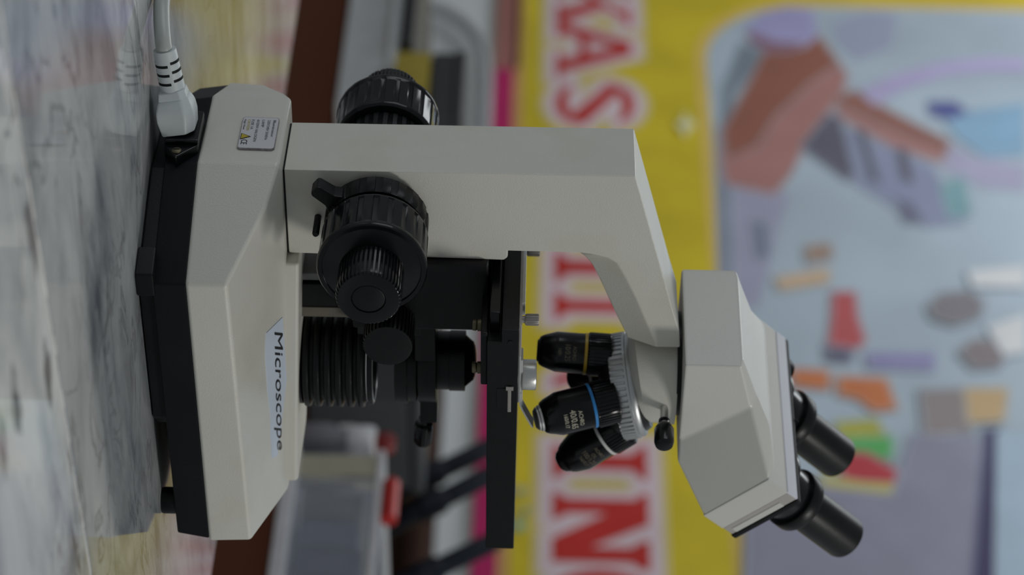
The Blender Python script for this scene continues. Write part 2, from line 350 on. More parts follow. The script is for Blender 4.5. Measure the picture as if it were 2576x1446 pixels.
# ------------------------------------------------------------------ wooden desk and the things on it
dk = empty('wooden_desk', (0, 0, -.80), 0, 'dark varnished wooden desk between the marble table and the wall', 'desk')
DZ = .80 - .052
box('desk_top', (.30, -.30, DZ-.03), (1.12, 3.4, DZ), M_WOOD, dk, .003)
box('front_panel', (.34, -.26, .06), (.36, 3.36, DZ-.03), M_WOOD, dk, .001)
for sy in (-.28, 3.32): box('side_panel', (.32, sy, 0), (1.10, sy+.06, DZ-.03), M_WOOD, dk, .002)

cb = empty('low_cabinet', (0, 0, -.80), 0, 'dark brown low cabinet against the wall under the banner', 'cabinet')
box('body', (1.72, .7, 0), (2.12, 2.42, .815), M_WOOD2, cb, .004)
box('cabinet_top', (1.70, .68, .815), (2.115, 2.44, .838), M_WOOD2, cb, .003)
for y0 in (.74, 1.3, 1.86):
    d = box('door', (1.705, y0, .08), (1.722, y0+.52, .79), M_WOOD2, cb, .002)
    box('knob', (1.69, y0+.46, .45), (1.706, y0+.48, .47), M_BRASS, d, .003)

M_LGREY = mat('pale_grey_plastic', (.60, .63, .64), .5, var=.05)
M_DGREY = mat('dark_grey_plastic', (.05, .055, .06), .5)
M_MGREY = mat('mid_grey_plastic', (.20, .20, .225), .5)
M_YBOX = mat('yellow_card', (.50, .40, .06), .6, var=.1)
M_DRED = mat('dark_red_plastic', (.20, .012, .012), .4)
M_RED = mat('bright_red_plastic', (.50, .025, .02), .4)
M_WPL = mat('white_plastic', (.74, .75, .78), .45)
M_CLEAR = mat('cloudy_clear_plastic', (.50, .54, .62), .3, alpha=.35)
M_BLUEP = mat('slate_blue_paper', (.13, .17, .27), .6, var=.3, scale=18)
M_NAVY = mat('navy_black_enamel', (.006, .009, .018), .5, spec=.2)
M_CREAM = mat('cream_paper', (.50, .48, .36), .7)

ap = empty('document_tray', (.80, 1.46, -.052), 0, 'pale grey plastic tray unit standing on the wooden desk', 'tray')
pydata('tray_body', [(0,0,0),(.34,0,0),(.34,.62,0),(0,.62,0),(.012,0.01,.072),(.33,.01,.072),(.33,.61,.072),(.012,.61,.072)], [(0,3,2,1),(4,5,6,7),(0,1,5,4),(1,2,6,5),(2,3,7,6),(3,0,4,7)], M_LGREY, ap, .004)
box('tray_lip', (-.006, .02, .060), (.004, .60, .066), M_LGREY, ap, .001)
box('dark_slot', (-.0005, .15, .0785), (.30, .60, .092), M_DGREY, ap, .001)
yb = empty('yellow_box', (.79, 1.455, .020), 0, 'small yellow carton on the pale grey tray unit', 'box')
box('carton', (0, 0, 0), (.09, .118, .046), M_YBOX, yb, .002); box('flap', (.01, .004, .046), (.088, .114, .0475), M_YBOX, yb, .0004)
db = empty('black_box', (.79, 1.425, .0675), 0, 'black box lying on top of the yellow carton', 'box')
box('body', (0, 0, 0), (.10, .148, .030), M_DGREY, db, .003); box('lid', (-.002, -.002, .030), (.102, .150, .044), M_DGREY, db, .003)
hs = tag(tube('grey_hose', [(2.09, 4.1, -.75), (2.095, 3.98, -.40), (2.10, 3.86, -.20), (2.10, 3.835, -.057), (2.10, 3.807, -.008), (2.10, 3.755, .036), (2.10, 3.677, .071), (2.10, 3.575, .085), (2.10, 3.40, .09), (2.10, 2.9, .092)], .014, mat('mid_grey_rubber', (.42, .44, .455), .6), None), 'grey hose curving up the wall below the banner', 'hose')

cbx = empty('clear_box', (.80, .45, -.052), 0, 'cloudy clear plastic box of blue papers on the wooden desk', 'box')
def shell(name, lo, hi, t, m, parent):
    bm = bmesh.new(); x0,y0,z0 = lo; x1,y1,z1 = hi
    add_box(bm,(x0,y0,z0),(x1,y1,z0+t)); add_box(bm,(x0,y0,z0+t),(x0+t,y1,z1)); add_box(bm,(x1-t,y0,z0+t),(x1,y1,z1)); add_box(bm,(x0+t,y0,z0+t),(x1-t,y0+t,z1)); add_box(bm,(x0+t,y1-t,z0+t),(x1-t,y1,z1))
    return from_bm(name, bm, m, parent)
shell('box_shell', (0, 0, .012), (.24, .352, .100), .003, M_CLEAR, cbx)
box('white_base', (-.006, -.006, 0), (.246, .358, .0155), M_WPL, cbx, .002)
box('rim', (-.004, -.004, .098), (.002, .356, .105), M_WPL, cbx, .001); box('rim', (.238, -.004, .098), (.244, .356, .105), M_WPL, cbx, .001)
box('rim', (.002, .350, .098), (.238, .356, .105), M_WPL, cbx, .001); box('rim', (.002, -.004, .098), (.238, .002, .105), M_WPL, cbx, .001)
box('end_wall', (-.001, .318, .016), (.02, .349, .097), M_CREAM, cbx, .001)
random.seed(2)
for k in range(7):
    y0 = .03 + .04*k
    ps = empty('paper_stack', (.805 + .01*random.random(), .45 + y0, -.0318), 0, None, None, None)
    c = [(.10, .13, .26), (.20, .22, .34), (.06, .10, .20), (.16, .18, .20), (.07, .09, .18), (.15, .20, .30), (.22, .22, .16)][k]
    mm = mat('stack_paper_%d' % k, c, .6, var=.2, scale=20)
    h = .060 + .010*random.random()
    box('sheets', (.004, 0, .002), (.18, .034, h), mm, ps, .001); box('cover', (.003, -.001, h), (.181, .035, h+.002), mm, ps, .0004)
    tag(ps, 'slate blue paper stack in the cloudy clear box, %s' % ['nearest the right end', 'second from the right end', 'third from the right end', 'the middle one of seven', 'third from the cream end wall', 'second from the cream end wall', 'next to the cream end wall'][k], 'paper stack', 'blue paper stacks in the clear box')

dc = empty('dark_case', (.90, 1.00, -.052), 0, 'dark grey instrument case on the wooden desk behind the jars', 'case')
box('case_body', (0, 0, 0), (.135, .165, .118), M_DGREY, dc, .006); box('case_lid', (-.003, -.003, .118), (.138, .168, .134), M_DGREY, dc, .005); box('latch', (-.008, .07, .108), (-.002, .095, .128), M_MGREY, dc, .001)

def cup(name, loc, r, h, m, lm, label):
    e = empty(name, loc, 0, label, 'jar')
    lathe('jar_body', [(r*.9, 0), (r, .003), (r, h*.75), (r*.85, h*.85), (r*.85, h)], m, e, n=28)
    lathe('lid', [(r*.92, h-.004), (r*.95, h), (r*.95, h+.012), (r*.85, h+.014)], lm, e, n=28)
    return e
cup('small_jar', (.86, .89, -.052), .019, .052, M_MGREY, M_LGREY, 'short dark jar with grey lid behind the taller jar')
tj = cup('small_jar', (.82, .842, -.052), .018, .066, M_MGREY, M_WPL, 'taller dark jar with white lid and red knob beside the clear box')
lathe('white_cap', [(.0180, .064), (.0188, .067), (.0188, .088), (.0165, .092)], M_WPL, tj, None, 28)
lathe('red_knob', [(.008, .091), (.012, .095), (.013, .106), (.009, .113)], M_DRED, tj, None, 24)
rc = empty('red_marker', (.803, .735, .053), 0, 'bright red cylinder lying across the rim of the clear box', 'marker')
lathe('barrel', [(.0070, -.030), (.0090, -.028), (.0090, .026), (.0070, .028)], M_RED, rc, frame((0, 0, .0090), (0, 1, 0)), 24)
lathe('cap_tip', [(.005, .028), (.0045, .034), (.003, .036)], M_DRED, rc, frame((0, 0, .0090), (0, 1, 0)), 20)

# rack of dark rods seen past the stage
for i, (y0, z0, y1, z1) in enumerate([(1.103, .090, 1.158, .162), (1.052, .094, 1.107, .163), (.935, .095, .987, .166)]):
    st = empty('black_rod', (1.1, y0, -.052), 0, ['black sloping rod nearest the white wall, leftmost of three behind the stage', 'black sloping rod between two others behind the stage', 'black sloping rod under the corner of the stage, rightmost of three'][i], 'rod', 'dark rods in the holder')
    a = Vector((0, -.075, .02)); b = Vector((0, 0, z0+.052)); c = Vector((0, y1-y0, z1+.052))
    bm = bmesh.new()
    f = frame((0,0,0), c-b)
    L = (c-b).length
    lathe('rod', [(.010, -.10), (.0125, -.095), (.0125, L+.000), (.010, L+.003)], M_NAVY, st, frame(b, c-b), 20)
    lathe('grip', [(.0145, -.03), (.0165, -.026), (.0165, .004), (.0145, .008)], M_NAVY, st, frame(b, c-b), 20)
hd = empty('rod_holder', (1.1, .80, -.052), 0, 'dark navy block from which three sloping rods rise', 'holder')
box('block', (-.04, .0, 0), (.04, .30, .075), M_NAVY, hd, .004); box('foot_plate', (-.055, -.015, 0), (.055, .315, .012), M_NAVY, hd, .002)

# ------------------------------------------------------------------ banner
BX = 2.118
bn = empty('wall_banner', (2.118, 2.9, .1), 0, 'large yellow banner with red lettering and a printed photograph on the wall', 'banner')
def bmat(name, c, var=.05, scale=8, k=2.55): return mat(name, tuple(min(.85, k*x) for x in s2l(c)), .55, var=var, scale=scale)
def poly_print(name, pts, layer, m, parent=bn):
    """flat printed shape on the banner, seen from -X; pts are (y, z)"""
    x = BX - .0004 * layer - .0006
    vs = [(x - 2.118, y - 2.9, z - .1) for y, z in pts]
    me = bpy.data.meshes.new(name); me.from_pydata(vs, [], [list(range(len(vs)))]); me.update()
    if me.polygons[0].normal.x > 0: me.flip_normals()
    return link(name, me, m, parent)
MY = bmat('banner_yellow', (148, 132, 24), .14, 5)
box('banner_sheet', (-.0005, -1.9, .005), (.008, 1.75, 2.2), MY, bn, .0005)
def rnd_rect(y0, z0, y1, z1, r, n=10):
    p = []
    for cy, cz, a0 in ((y1-r, z0+r, -90), (y1-r, z1-r, 0), (y0+r, z1-r, 90), (y0+r, z0+r, 180)):
        for i in range(n+1):
            a = R(a0 + 90*i/n); p.append((cy + r*math.cos(a), cz + r*math.sin(a)))
    return p
poly_print('pink_stripe', [(1.0, .105), (3.60, .105), (3.60, .150), (1.0, .150)], 1, bmat('stripe_pink', (128, 16, 66)))
poly_print('brown_stripe', [(3.60, .105), (4.65, .105), (4.65, .160), (3.60, .160)], 1, bmat('stripe_brown', (112, 72, 66)))
poly_print('peach_stripe', [(1.0, .150), (4.65, .150), (4.65, .172), (1.0, .172)], 1, bmat('stripe_peach', (142, 108, 66)))
poly_print('photo_border', rnd_rect(1.02, .572, 3.93, 2.25, .27), 1, bmat('photo_border_orange', (168, 134, 70)))
poly_print('photo_ground', rnd_rect(1.05, .598, 3.90, 2.25, .25), 2, bmat('photo_ground', (138, 149, 158), .12, 3, 2.0))
def grow(pts, d):
    """offset polygon outwards (rounded look comes from the defocus)"""
    n = len(pts); A = sum(pts[i][0]*pts[(i+1)%n][1] - pts[(i+1)%n][0]*pts[i][1] for i in range(n)); s = 1 if A > 0 else -1
    cx = sum(p[0] for p in pts)/n; out = []
    for i in range(n):
        a = Vector(pts[i-1]); b = Vector(pts[i]); c = Vector(pts[(i+1) % n])
        n1 = Vector(((b-a).y, -(b-a).x)); n2 = Vector(((c-b).y, -(c-b).x))
        n1 = n1.normalized()*s if n1.length else n1; n2 = n2.normalized()*s if n2.length else n2
        k = (n1+n2); k = k.normalized() if k.length > .05 else n1
        q = b + k*d*min(1.6, 1/max(.55, k.dot(n1))); out.append((q.x, q.y))
    return out
pm = {}
for i, (nm, c, pts) in enumerate(PATCHES):
    if c not in pm: pm[c] = bmat('print_%s_%d' % (nm, i), c, .06, 10, 1.9 if pts[0][1] > .58 else 2.4)
    if pts[0][1] > .58:      # soft printed edge, halfway to the ground colour
        cm = tuple((p_ + q_) // 2 for p_, q_ in zip(c, (138, 149, 158)))
        if cm not in pm: pm[cm] = bmat('print_edge_%d' % i, cm, .06, 10, 1.95)
        poly_print(nm + '_edge', grow(pts, .008), 3 + i * .3, pm[cm])
    poly_print(nm, pts, 3.15 + i * .3, pm[c])
# lettering: red serif capitals with a soft white outline
M_LRED = bmat('letter_red', (136, 28, 24), .08); M_HALO = bmat('letter_white', (158, 142, 146), .05); M_HALO2 = bmat('letter_cream', (150, 138, 96), .05)
Z0, Z1 = .248, .424
T = .030  # serif half thickness scale
def serif_letter(ch, ya, yb):
    """strokes as polygons in unit box u (left to right as read, i.e. decreasing y) and v (up)"""
    st = []
    def stem(u0, u1, w=.0):
        f = (u1-u0) * .62
        st.append([(u0-f, 0), (u1+f, 0), (u1+f, .045), (u1, .16), (u1, .84), (u1+f, .955), (u1+f, 1), (u0-f, 1), (u0-f, .955), (u0, .84), (u0, .16), (u0-f, .045)])
    if ch == 'I': stem(.27, .73)
    elif ch == 'N':
        st.append([(0, 0), (.36, 0), (.36, .05), (.28, .16), (.28, .9), (.08, .9), (.08, .16), (0, .05)])
        st.append([(0, 1), (0, .93), (.12, .84), (.30, 1)]); st.append([(.06, 1), (.42, 1), (.94, 0), (.62, 0), (.06, .92)])
        st.append([(.70, 0), (.93, 0), (.93, .80), (1.02, .93), (1.02, 1), (.64, 1), (.64, .93), (.73, .80), (.73, .1)])
    elif ch == 'A':
        st.append([(-.02, 0), (.30, 0), (.30, .06), (.26, .10), (.54, 1), (.40, 1), (.06, .10), (-.02, .06)])
        st.append([(.42, 1), (.60, 1), (.92, .10), (1.02, .06), (1.02, 0), (.60, 0), (.60, .06), (.70, .10), (.46, .86)])
        st.append([(.26, .30), (.70, .30), (.66, .42), (.30, .42)])
    elif ch == 'K':
        st.append([(0, 0), (.40, 0), (.40, .06), (.32, .12), (.32, .88), (.40, .94), (.40, 1), (0, 1), (0, .94), (.08, .88), (.08, .12), (0, .06)])
        st.append([(.30, .42), (.72, .94), (.62, .94), (.62, 1), (1, 1), (1, .94), (.88, .92), (.50, .52), (.30, .30)])
        st.append([(.44, .54), (.62, .66), (.94, .10), (1.04, .06), (1.04, 0), (.58, 0), (.58, .06), (.66, .10)])
    elif ch in 'SG':
        def arc(cx, cy, rx, ry, a0, a1, t, n=14):
            o = []; q = []
            for i in range(n+1):
                a = R(a0 + (a1-a0)*i/n); s = t * (.55 + .45*math.sin(math.pi*i/n))
                o.append((cx + rx*math.cos(a), cy + ry*math.sin(a))); q.append((cx + (rx-s)*math.cos(a), cy + (ry-s*.8)*math.sin(a)))
            return o + q[::-1]
        if ch == 'S':
            st.append(arc(.5, .72, .46, .29, 20, 200, .20)); st.append(arc(.5, .28, .46, .29, 20, -160, .20))
            st.append([(.06, .68), (.25, .80), (.97, .36), (.78, .18)])
        else:
            st.append(arc(.5, .5, .52, .52, 40, 320, .24)); st.append([(.62, .46), (1.05, .46), (.95, .40), (.95, .06), (.76, .04), (.76, .38)])
    return [[(ya + (yb-ya)*u, Z0 + (Z1-Z0)*v) for u, v in s] for s in st]
def joined(name, polys, layer, m, parent):
    bm = bmesh.new(); x = BX - .0004*layer - .0006 - 2.118
    for j, pts in enumerate(polys):
        f = bm.faces.new([bm.verts.new((x - .00002*j, y - 2.9, z - .1)) for y, z in pts])
        f.normal_update()
        if f.normal.x > 0: f.normal_flip()
    bmesh.ops.triangulate(bm, faces=[f for f in bm.faces if len(f.verts) > 4])
    me = bpy.data.meshes.new(name); bm.to_mesh(me); bm.free()
    return link(name, me, m, parent)
for q, (ch, ya, yb) in enumerate(LET):
    P = serif_letter(ch, ya, yb); dl = q * .12
    h2 = joined('letter_cream_edge', [grow(p, .036) for p in P], .9 + dl, M_HALO2, bn)
    h1 = joined('letter_white_edge', [grow(p, .024) for p in P], 2.0 + dl, M_HALO, bn)
    o = joined('letter', P, 3.2 + dl, M_LRED, bn); o['label'] = 'red serif letter %s with white outline' % ch
poly_print('letter', DIAG, 4.4, M_LRED)
poly_print('letter_white_edge', grow(DIAG, .024), 1.9, M_HALO)

# ------------------------------------------------------------------ microscope (origin: optical axis on the table, +X to the user, -Y towards the camera)
ms = empty('microscope', (0, 0, 0), 0, 'off-white binocular laboratory microscope with black knobs on the marble table', 'microscope')
Z1B = .0259
# --- base
plan = [(-.159, -.033), (-.1285, -.100), (.0535, -.100), (.078, -.031), (.078, .031), (.0535, .100), (-.1225, .098), (-.157, .033)]
ztop = [.0695, .0473, .0498, .0628, .0628, .0498, .0473, .0695]
vs = [(x, y, Z1B) for x, y in plan] + [(x * .995, y * .99, z) for (x, y), z in zip(plan, ztop)] + [(-.088, -.031, .0693), (-.088, .031, .0693), (-.146, -.056, .0640), (-.142, .056, .0640)]
fs = [tuple(range(7, -1, -1)), (0, 1, 9, 18, 8), (1, 2, 10, 9), (2, 3, 11, 10), (3, 4, 12, 11), (4, 5, 13, 12), (5, 6, 14, 13), (6, 7, 15, 19, 14), (7, 0, 8, 15),
      (9, 10, 11), (9, 11, 16), (18, 9, 16), (8, 18, 16), (13, 14, 12), (14, 17, 12), (14, 19, 17), (19, 15, 17), (8, 16, 17, 15), (16, 11, 12, 17)]
base = pydata('base_housing', vs, fs, M_PAINT, ms, .0022, 3)
prism('base_platform', [(-.090, -.0305), (.070, -.0305), (.0745, -.026), (.0745, .026), (.070, .0305), (-.090, .0305)], .060, .0765, 2, M_PAINT, ms, .0022, 3)
# slope of the platform top
plat = ms.children[-1] if ms.children else None
for o in ms.children:
    if o.name.startswith('base_platform'):
        for v in o.data.vertices:
            if v.co.z > .068: v.co.z -= (v.co.x + .09) / .164 * .008
def scaled(k, d): return [(x + (-.04 - x) * k, y * (1 - k)) for x, y in plan]
tray = prism('base_tray', scaled(.012, 0), .0082, Z1B + .0004, 2, M_TRAY, ms, .0012, 2)
for v in tray.data.vertices:
    if v.co.z < .015: v.co.x += (-.04 - v.co.x) * .018; v.co.y *= .982
prism('bottom_pan', [(-.152, -.030), (-.1265, -.0935), (-.032, -.0935), (-.022, -.086), (-.013, -.062), (-.013, .062), (-.022, .086), (-.032, .0935), (-.119, .0915), (-.150, .030)], .0008, .0092, 2, M_BLK, ms, .001)
for (fx, fy) in ((-.128, -.0935), (-.104, .0700), (.0335, -.0885), (.0335, .0885)):
    if fx < 0: prism('foot', [(fx-.0105, fy+.012), (fx-.0045, fy-.0045), (fx+.0095, fy-.0045), (fx+.0095, fy+.012)] if fy < 0 else [(fx-.0105, fy-.012), (fx-.0045, fy+.0045), (fx+.0095, fy+.0045), (fx+.0095, fy-.012)], 0, .0095, 2, M_BLK, ms, .001)
    else: lathe('foot', [(.0070, 0), (.0075, .001), (.0075, .0075), (.0070, .0095)], M_BLK, ms, Matrix.Translation((fx, fy, 0)), 24)

# --- handwritten paper name label on the sloping top (edge points as x, y; height follows the two roof facets)
LAB_LO = [(-0.0617, -0.0559), (-0.0536, -0.0573), (-0.0445, -0.0576), (-0.021, -0.0558), (0.0021, -0.0528), (0.0162, -0.0537), (0.031, -0.0547)]
LAB_HI = [(-0.0572, -0.0366), (-0.0412, -0.035), (-0.0258, -0.0337), (-0.0085, -0.0322), (0.0048, -0.0358), (0.022, -0.0402), (0.0372, -0.0457)]
TXT = [(-0.0576, -0.0504), (0.0301, -0.0489), (-0.0471, -0.0373), (0.0407, -0.037)]
RN, RF, RG, RK = (Vector(p) for p in ((-.12786, -.099, .0473), (.05323, -.099, .0498), (.07761, -.03069, .0628), (-.088, -.031, .0693)))
def roof_z(x, y):
    for A, B, D in ((RN, RF, RG), (RN, RG, RK)):
        n_ = (B - A).cross(D - A); z = A.z - (n_.x * (x - A.x) + n_.y * (y - A.y)) / n_.z
        side = (RG - RN).cross(Vector((x, y, 0)) - RN).z
        if (A, B, D) == (RN, RF, RG) and side <= 0: return z
    return z
bm = bmesh.new(); NL = 6; rows = []
for (xa, ya), (xb_, yb_) in zip(LAB_LO, LAB_HI):
    rows.append([(xa + (xb_ - xa) * t / NL, ya + (yb_ - ya) * t / NL) for t in range(NL + 1)])
tv = [[bm.verts.new((x, y, roof_z(x, y) + .00045)) for x, y in r_] for r_ in rows]
bv = [[bm.verts.new((x, y, roof_z(x, y) - .0004)) for x, y in r_] for r_ in rows]
NR = len(rows)
for i in range(NR - 1):
    for t in range(NL):
        bm.faces.new([tv[i][t], tv[i+1][t], tv[i+1][t+1], tv[i][t+1]]); bm.faces.new([bv[i][t], bv[i][t+1], bv[i+1][t+1], bv[i+1][t]])
    for t in (0, NL): bm.faces.new([tv[i][t], bv[i][t], bv[i+1][t], tv[i+1][t]])
for i in (0, NR - 1):
    for t in range(NL): bm.faces.new([tv[i][t], bv[i][t], bv[i][t+1], tv[i][t+1]])
lb = from_bm('name_label', bm, M_PAPER, ms)
lb['label'] = 'torn white paper label reading Microscope'
me = text_mesh('Microscope', 1., shear=.05)
xs = [v.co.x for v in me.vertices]; ys = [v.co.y for v in me.vertices]; x0, x1, y0, y1 = min(xs), max(xs), min(ys), max(ys)
for v in me.vertices:
    s_ = (v.co.x - x0) / (x1 - x0); t_ = (v.co.y - y0) / (y1 - y0)
    p = (Vector(TXT[0]) * (1-s_) + Vector(TXT[1]) * s_) * (1-t_) + (Vector(TXT[2]) * (1-s_) + Vector(TXT[3]) * s_) * t_
    v.co = (p.x, p.y, roof_z(p.x, p.y) + .00075)
link('lettering', me, M_INK, lb)

# --- rating sticker on the rear face
RX = -.1594
def rear_plane_x(z): return -.159 + (z - Z1B) / (.0695 - Z1B) * (.159 * .005)
ry0, ry1, rz0, rz1 = .0095, -.0215, .0457, .0655
def on_rear(y, z, d): return (rear_plane_x(z) - d - (.0010) * (y > 0) * 0, y, z)
def tilt(y): return (y) * .030       # rear face is not quite square
def sq(name, y0, z0, y1, z1, d, m, parent, r=.002):
    pts = rnd_rect(min(y0, y1), z0, max(y0, y1), z1, r, 5)
    vs = [(rear_plane_x(z) + tilt(y + .0) - d, y, z) for y, z in pts] ; kk = len(vs)
    vs += [(x + .002, y, z) for x, y, z in vs]
    return pydata(name, vs, [tuple(range(kk)), tuple(range(2*kk-1, kk-1, -1))] + [(i, kk+i, kk+(i+1) % kk, (i+1) % kk) for i in range(kk)], m, parent)
rate = sq('rating_sticker', ry0, rz0, ry1, rz1, .0003, M_STKED, ms); rate['label'] = 'printed silver rating sticker with warning triangle'
sq('sticker_face', ry0 - .0004, rz0 + .0004, ry1 + .0004, rz1 - .0004, .0004, M_STK, rate, .0017)
def rtext(body, y, z, w, h, m):
    yd = Vector((tilt(-1) , -1, 0)).normalized(); zd = Vector((rear_plane_x(1) - rear_plane_x(0), 0, 1)).normalized()
    text_plane('print', body, Vector((rear_plane_x(z) + tilt(y) - .00050, y, z)), yd, zd, w, h, m, rate, lift=.00012)
for body, z, w in (('Illuminator', .0624, .0165), ('220V/240V 50/60Hz', .0594, .0195), ('LAMP', .0564, .0070), ('6V20W HALOGEN', .0536, .0215), ('FUSE 1A', .0508, .0095)):
    rtext(body, .0065, z, w, .0015, M_GINK)
rtext('CAUTION', .0065, .0487, .0105, .0016, M_YINK); rtext('High Heat', .0065, .0465, .0100, .0014, M_INK)
rtext('CE', -.0135, .0472, .0045, .0034, M_INK)
def tri(name, y, z, w, h, d, m):
    pts = [(y, z), (y - w, z), (y - w/2, z + h)]
    me = bpy.data.meshes.new(name); me.from_pydata([(rear_plane_x(b) + tilt(a) - d, a, b) for a, b in pts], [], [(0, 1, 2)]); me.update()
    return link(name, me, m, rate)
tri('warning_edge', -.0072, .0465, .0062, .0056, .0006, M_INK); tri('warning_triangle', -.0079, .0469, .0048, .0042, .0007, M_YINK)

# --- power inlet on the rear of the tray
iy, iz = -.0095, .0150
inl = prism('power_inlet', [(iy-.0255, iz), (iy-.0145, iz+.0105), (iy+.0145, iz+.0105), (iy+.0255, iz), (iy+.0145, iz-.0075), (iy-.0145, iz-.0075)], -.1625, -.150, 0, M_GLO, ms, .001)
box('inlet_rim', (-.1655, iy-.0140, iz-.0072), (-.1620, iy+.0140, iz+.0108), M_GLO, inl, .0012)
for s in (-1, 1):
    sc = lathe('inlet_screw', [(.0026, 0), (.0026, .0006), (.0018, .0012)], M_BRASS, inl, frame((-.1624, iy + s*.0200, iz), (-1, 0, 0)), 20)
    box('screw_slot', (-.00028, -.0017, .00115), (.00028, .0017, .0014), M_SLOT, sc, 0)

# --- arm
P_OUT = [(-.147, .0702), (-.0912, .0702), (-.0892, .1880), (-.0912, .1900), (-.0956, .1900), (-.0953, .2300), (-.0945, .2374), (-.0925, .2449), (-.0889, .2500), (-.0785, .2552), (-.0648, .2613), (-.0486, .2675), (-.0330, .2735), (-.030, .2740), (-.030, .2875), (-.0428, .2862), (-.0597, .2813), (-.1474, .2575)]
P_IN = list(P_OUT); P_IN[5:14] = [(-.0956, .2200), (-.0861, .2312), (-.0836, .2339), (-.0796, .2365), (-.0699, .2410), (-.0566, .2463), (-.0434, .2517), (-.0311, .2571), (-.0280, .2580)]   # lower edge is drawn in towards the middle
bm = bmesh.new(); rows = []
for y, P in ((-.0226, P_OUT), (-.0120, P_IN), (.0120, P_IN), (.0226, P_OUT)):
    rows.append([bm.verts.new((x, y, z)) for x, z in P])
q_ = len(P_OUT)
for r_ in range(3):
    for i in range(q_):
        j = (i + 1) % q_
        bm.faces.new([rows[r_][i], rows[r_][j], rows[r_+1][j], rows[r_+1][i]])
bm.faces.new(rows[0]); bm.faces.new(rows[-1])
from_bm('arm', bm, M_PAINT, ms, 28, None, .0009, 2)
box('arm_gap_shade', (-.1464, -.0220, .0680), (-.0916, .0220, .0704), M_SLOT, ms, 0)  # inset dark slab stands in for the shaded gap between arm and base
# nose: round head mount over the optical axis, cut obliquely below
bm = bmesh.new(); nn = 56; r0 = .0310; cx0 = .0060
topr = [bm.verts.new((cx0 + r0*math.cos(2*math.pi*i/nn), r0*math.sin(2*math.pi*i/nn), .2872)) for i in range(nn)]
botr = [bm.verts.new((cx0 + (r0-.001)*math.cos(2*math.pi*i/nn), (r0-.001)*math.sin(2*math.pi*i/nn), .2685 + .20*(r0-.001)*math.cos(2*math.pi*i/nn))) for i in range(nn)]
low = [bm.verts.new((.012 + .026*math.cos(2*math.pi*i/nn), .026*math.sin(2*math.pi*i/nn), .2645 + .23*(.004 + .026*math.cos(2*math.pi*i/nn)))) for i in range(nn)]
for i in range(nn):
    j = (i+1) % nn
    bm.faces.new([botr[i], botr[j], topr[j], topr[i]]); bm.faces.new([low[i], low[j], botr[j], botr[i]])
bm.faces.new(topr); bm.faces.new(low)
from_bm('nose', bm, M_PAINT, ms, 40)
lathe('head_collar', [(.0300, .2868), (.0300, .2896)], M_SAT, ms, None, 48)
# head lock screw
lk = lathe('head_lock_screw', [(.0022, .028), (.0022, .0405), (.0032, .0410), (.0032, .0425), (.0022, .043), (.0022, .0445), (.0044, .0460), (.0056, .0485), (.0056, .0580), (.0050, .0603), (.0030, .0610)], M_GLO, ms, frame((.006, 0, .2812), (.06, -.998, -.03)), 24)
lathe('screw_neck', [(.0024, .028), (.0024, .0445)], M_CHROME, lk, None, 20)

# --- focus knobs
KX, KZ = -.119, .1195
def knobs(s):
    mw = frame((KX, 0, KZ), (0, s, 0))
    if s < 0:
        t = lathe('tension_ring', [(.0200, .0225), (.0272, .0262), (.0280, .0275, 1), (.0280, .0375, 1), (.0268, .0392), (.0200, .0392)], M_SAT, ms, mw, teeth=20, depth=.0010, duty=.55)
        # lever of the tension ring, pointing down and back
        d = Vector((-.025, 0, -.0315)).normalized(); w = Vector((d.z, 0, -d.x))
        def q(r_, o, y): return tuple(Vector((KX, y, KZ)) + d * r_ + w * o)
        pr = [(.0255, -.0075), (.0305, -.0042), (.0400, -.0036), (.0412, -.0024), (.0412, .0024), (.0400, .0036), (.0305, .0042), (.0255, .0075)]
        a = [q(r_, o, -.0285) for r_, o in pr]; b = [q(r_, o, -.0380) for r_, o in pr]; kk = len(pr)
        lv = pydata('tension_lever', a + b, [tuple(range(kk)), tuple(range(2*kk-1, kk-1, -1))] + [(i, kk+i, kk+(i+1) % kk, (i+1) % kk) for i in range(kk)], M_SAT, ms, .0008)
    else:
        lathe('knob_collar', [(.0180, .0225), (.0235, .0240), (.0240, .0250, 1), (.0240, .0400, 1), (.0225, .0415)], M_SAT, ms, mw, teeth=28, depth=.0007)
    c = lathe('coarse_knob', [(.0190, .0392), (.0190, .0415), (.0270, .0420), (.0282, .0432), (.0284, .0445, 0), (.0284, .0452, 1), (.0286, .0662, 1), (.0286, .0675), (.0292, .0685, 0), (.0292, .0705), (.0284, .0716), (.0262, .0716), (.0259, .0709), (.0255, .0709), (.0176, .0738), (.0150, .0738)], M_GLO, ms, mw, teeth=22, depth=.0008, duty=.62)
    f = lathe('fine_knob', [(.0150, .0700), (.0168, .0736), (.0172, .0742, 1), (.0172, .0945, 1), (.0166, .0965, 1), (.0160, .0970), (.0156, .0971), (.0090, .0971), (.0086, .0962)], M_GLO, ms, mw, teeth=44, depth=.0008)
    lathe('knob_disc', [(.0084, .0955), (.0084, .0967), (.0080, .0969)], M_BLK, f, None, 32)
knobs(-1); knobs(1)
lathe('stop_stud', [(.0019, 0), (.0019, .0155), (.0014, .0165)], M_SAT, ms, frame((-.1162, -.0224, .0872), (0, -1, 0)), 16)

M_DULL2 = mat('dusty_grey_metal', (.20, .20, .20), .6, var=.2)
M_DULL = mat('dusty_brown_metal', (.10, .09, .07), .6, var=.3)
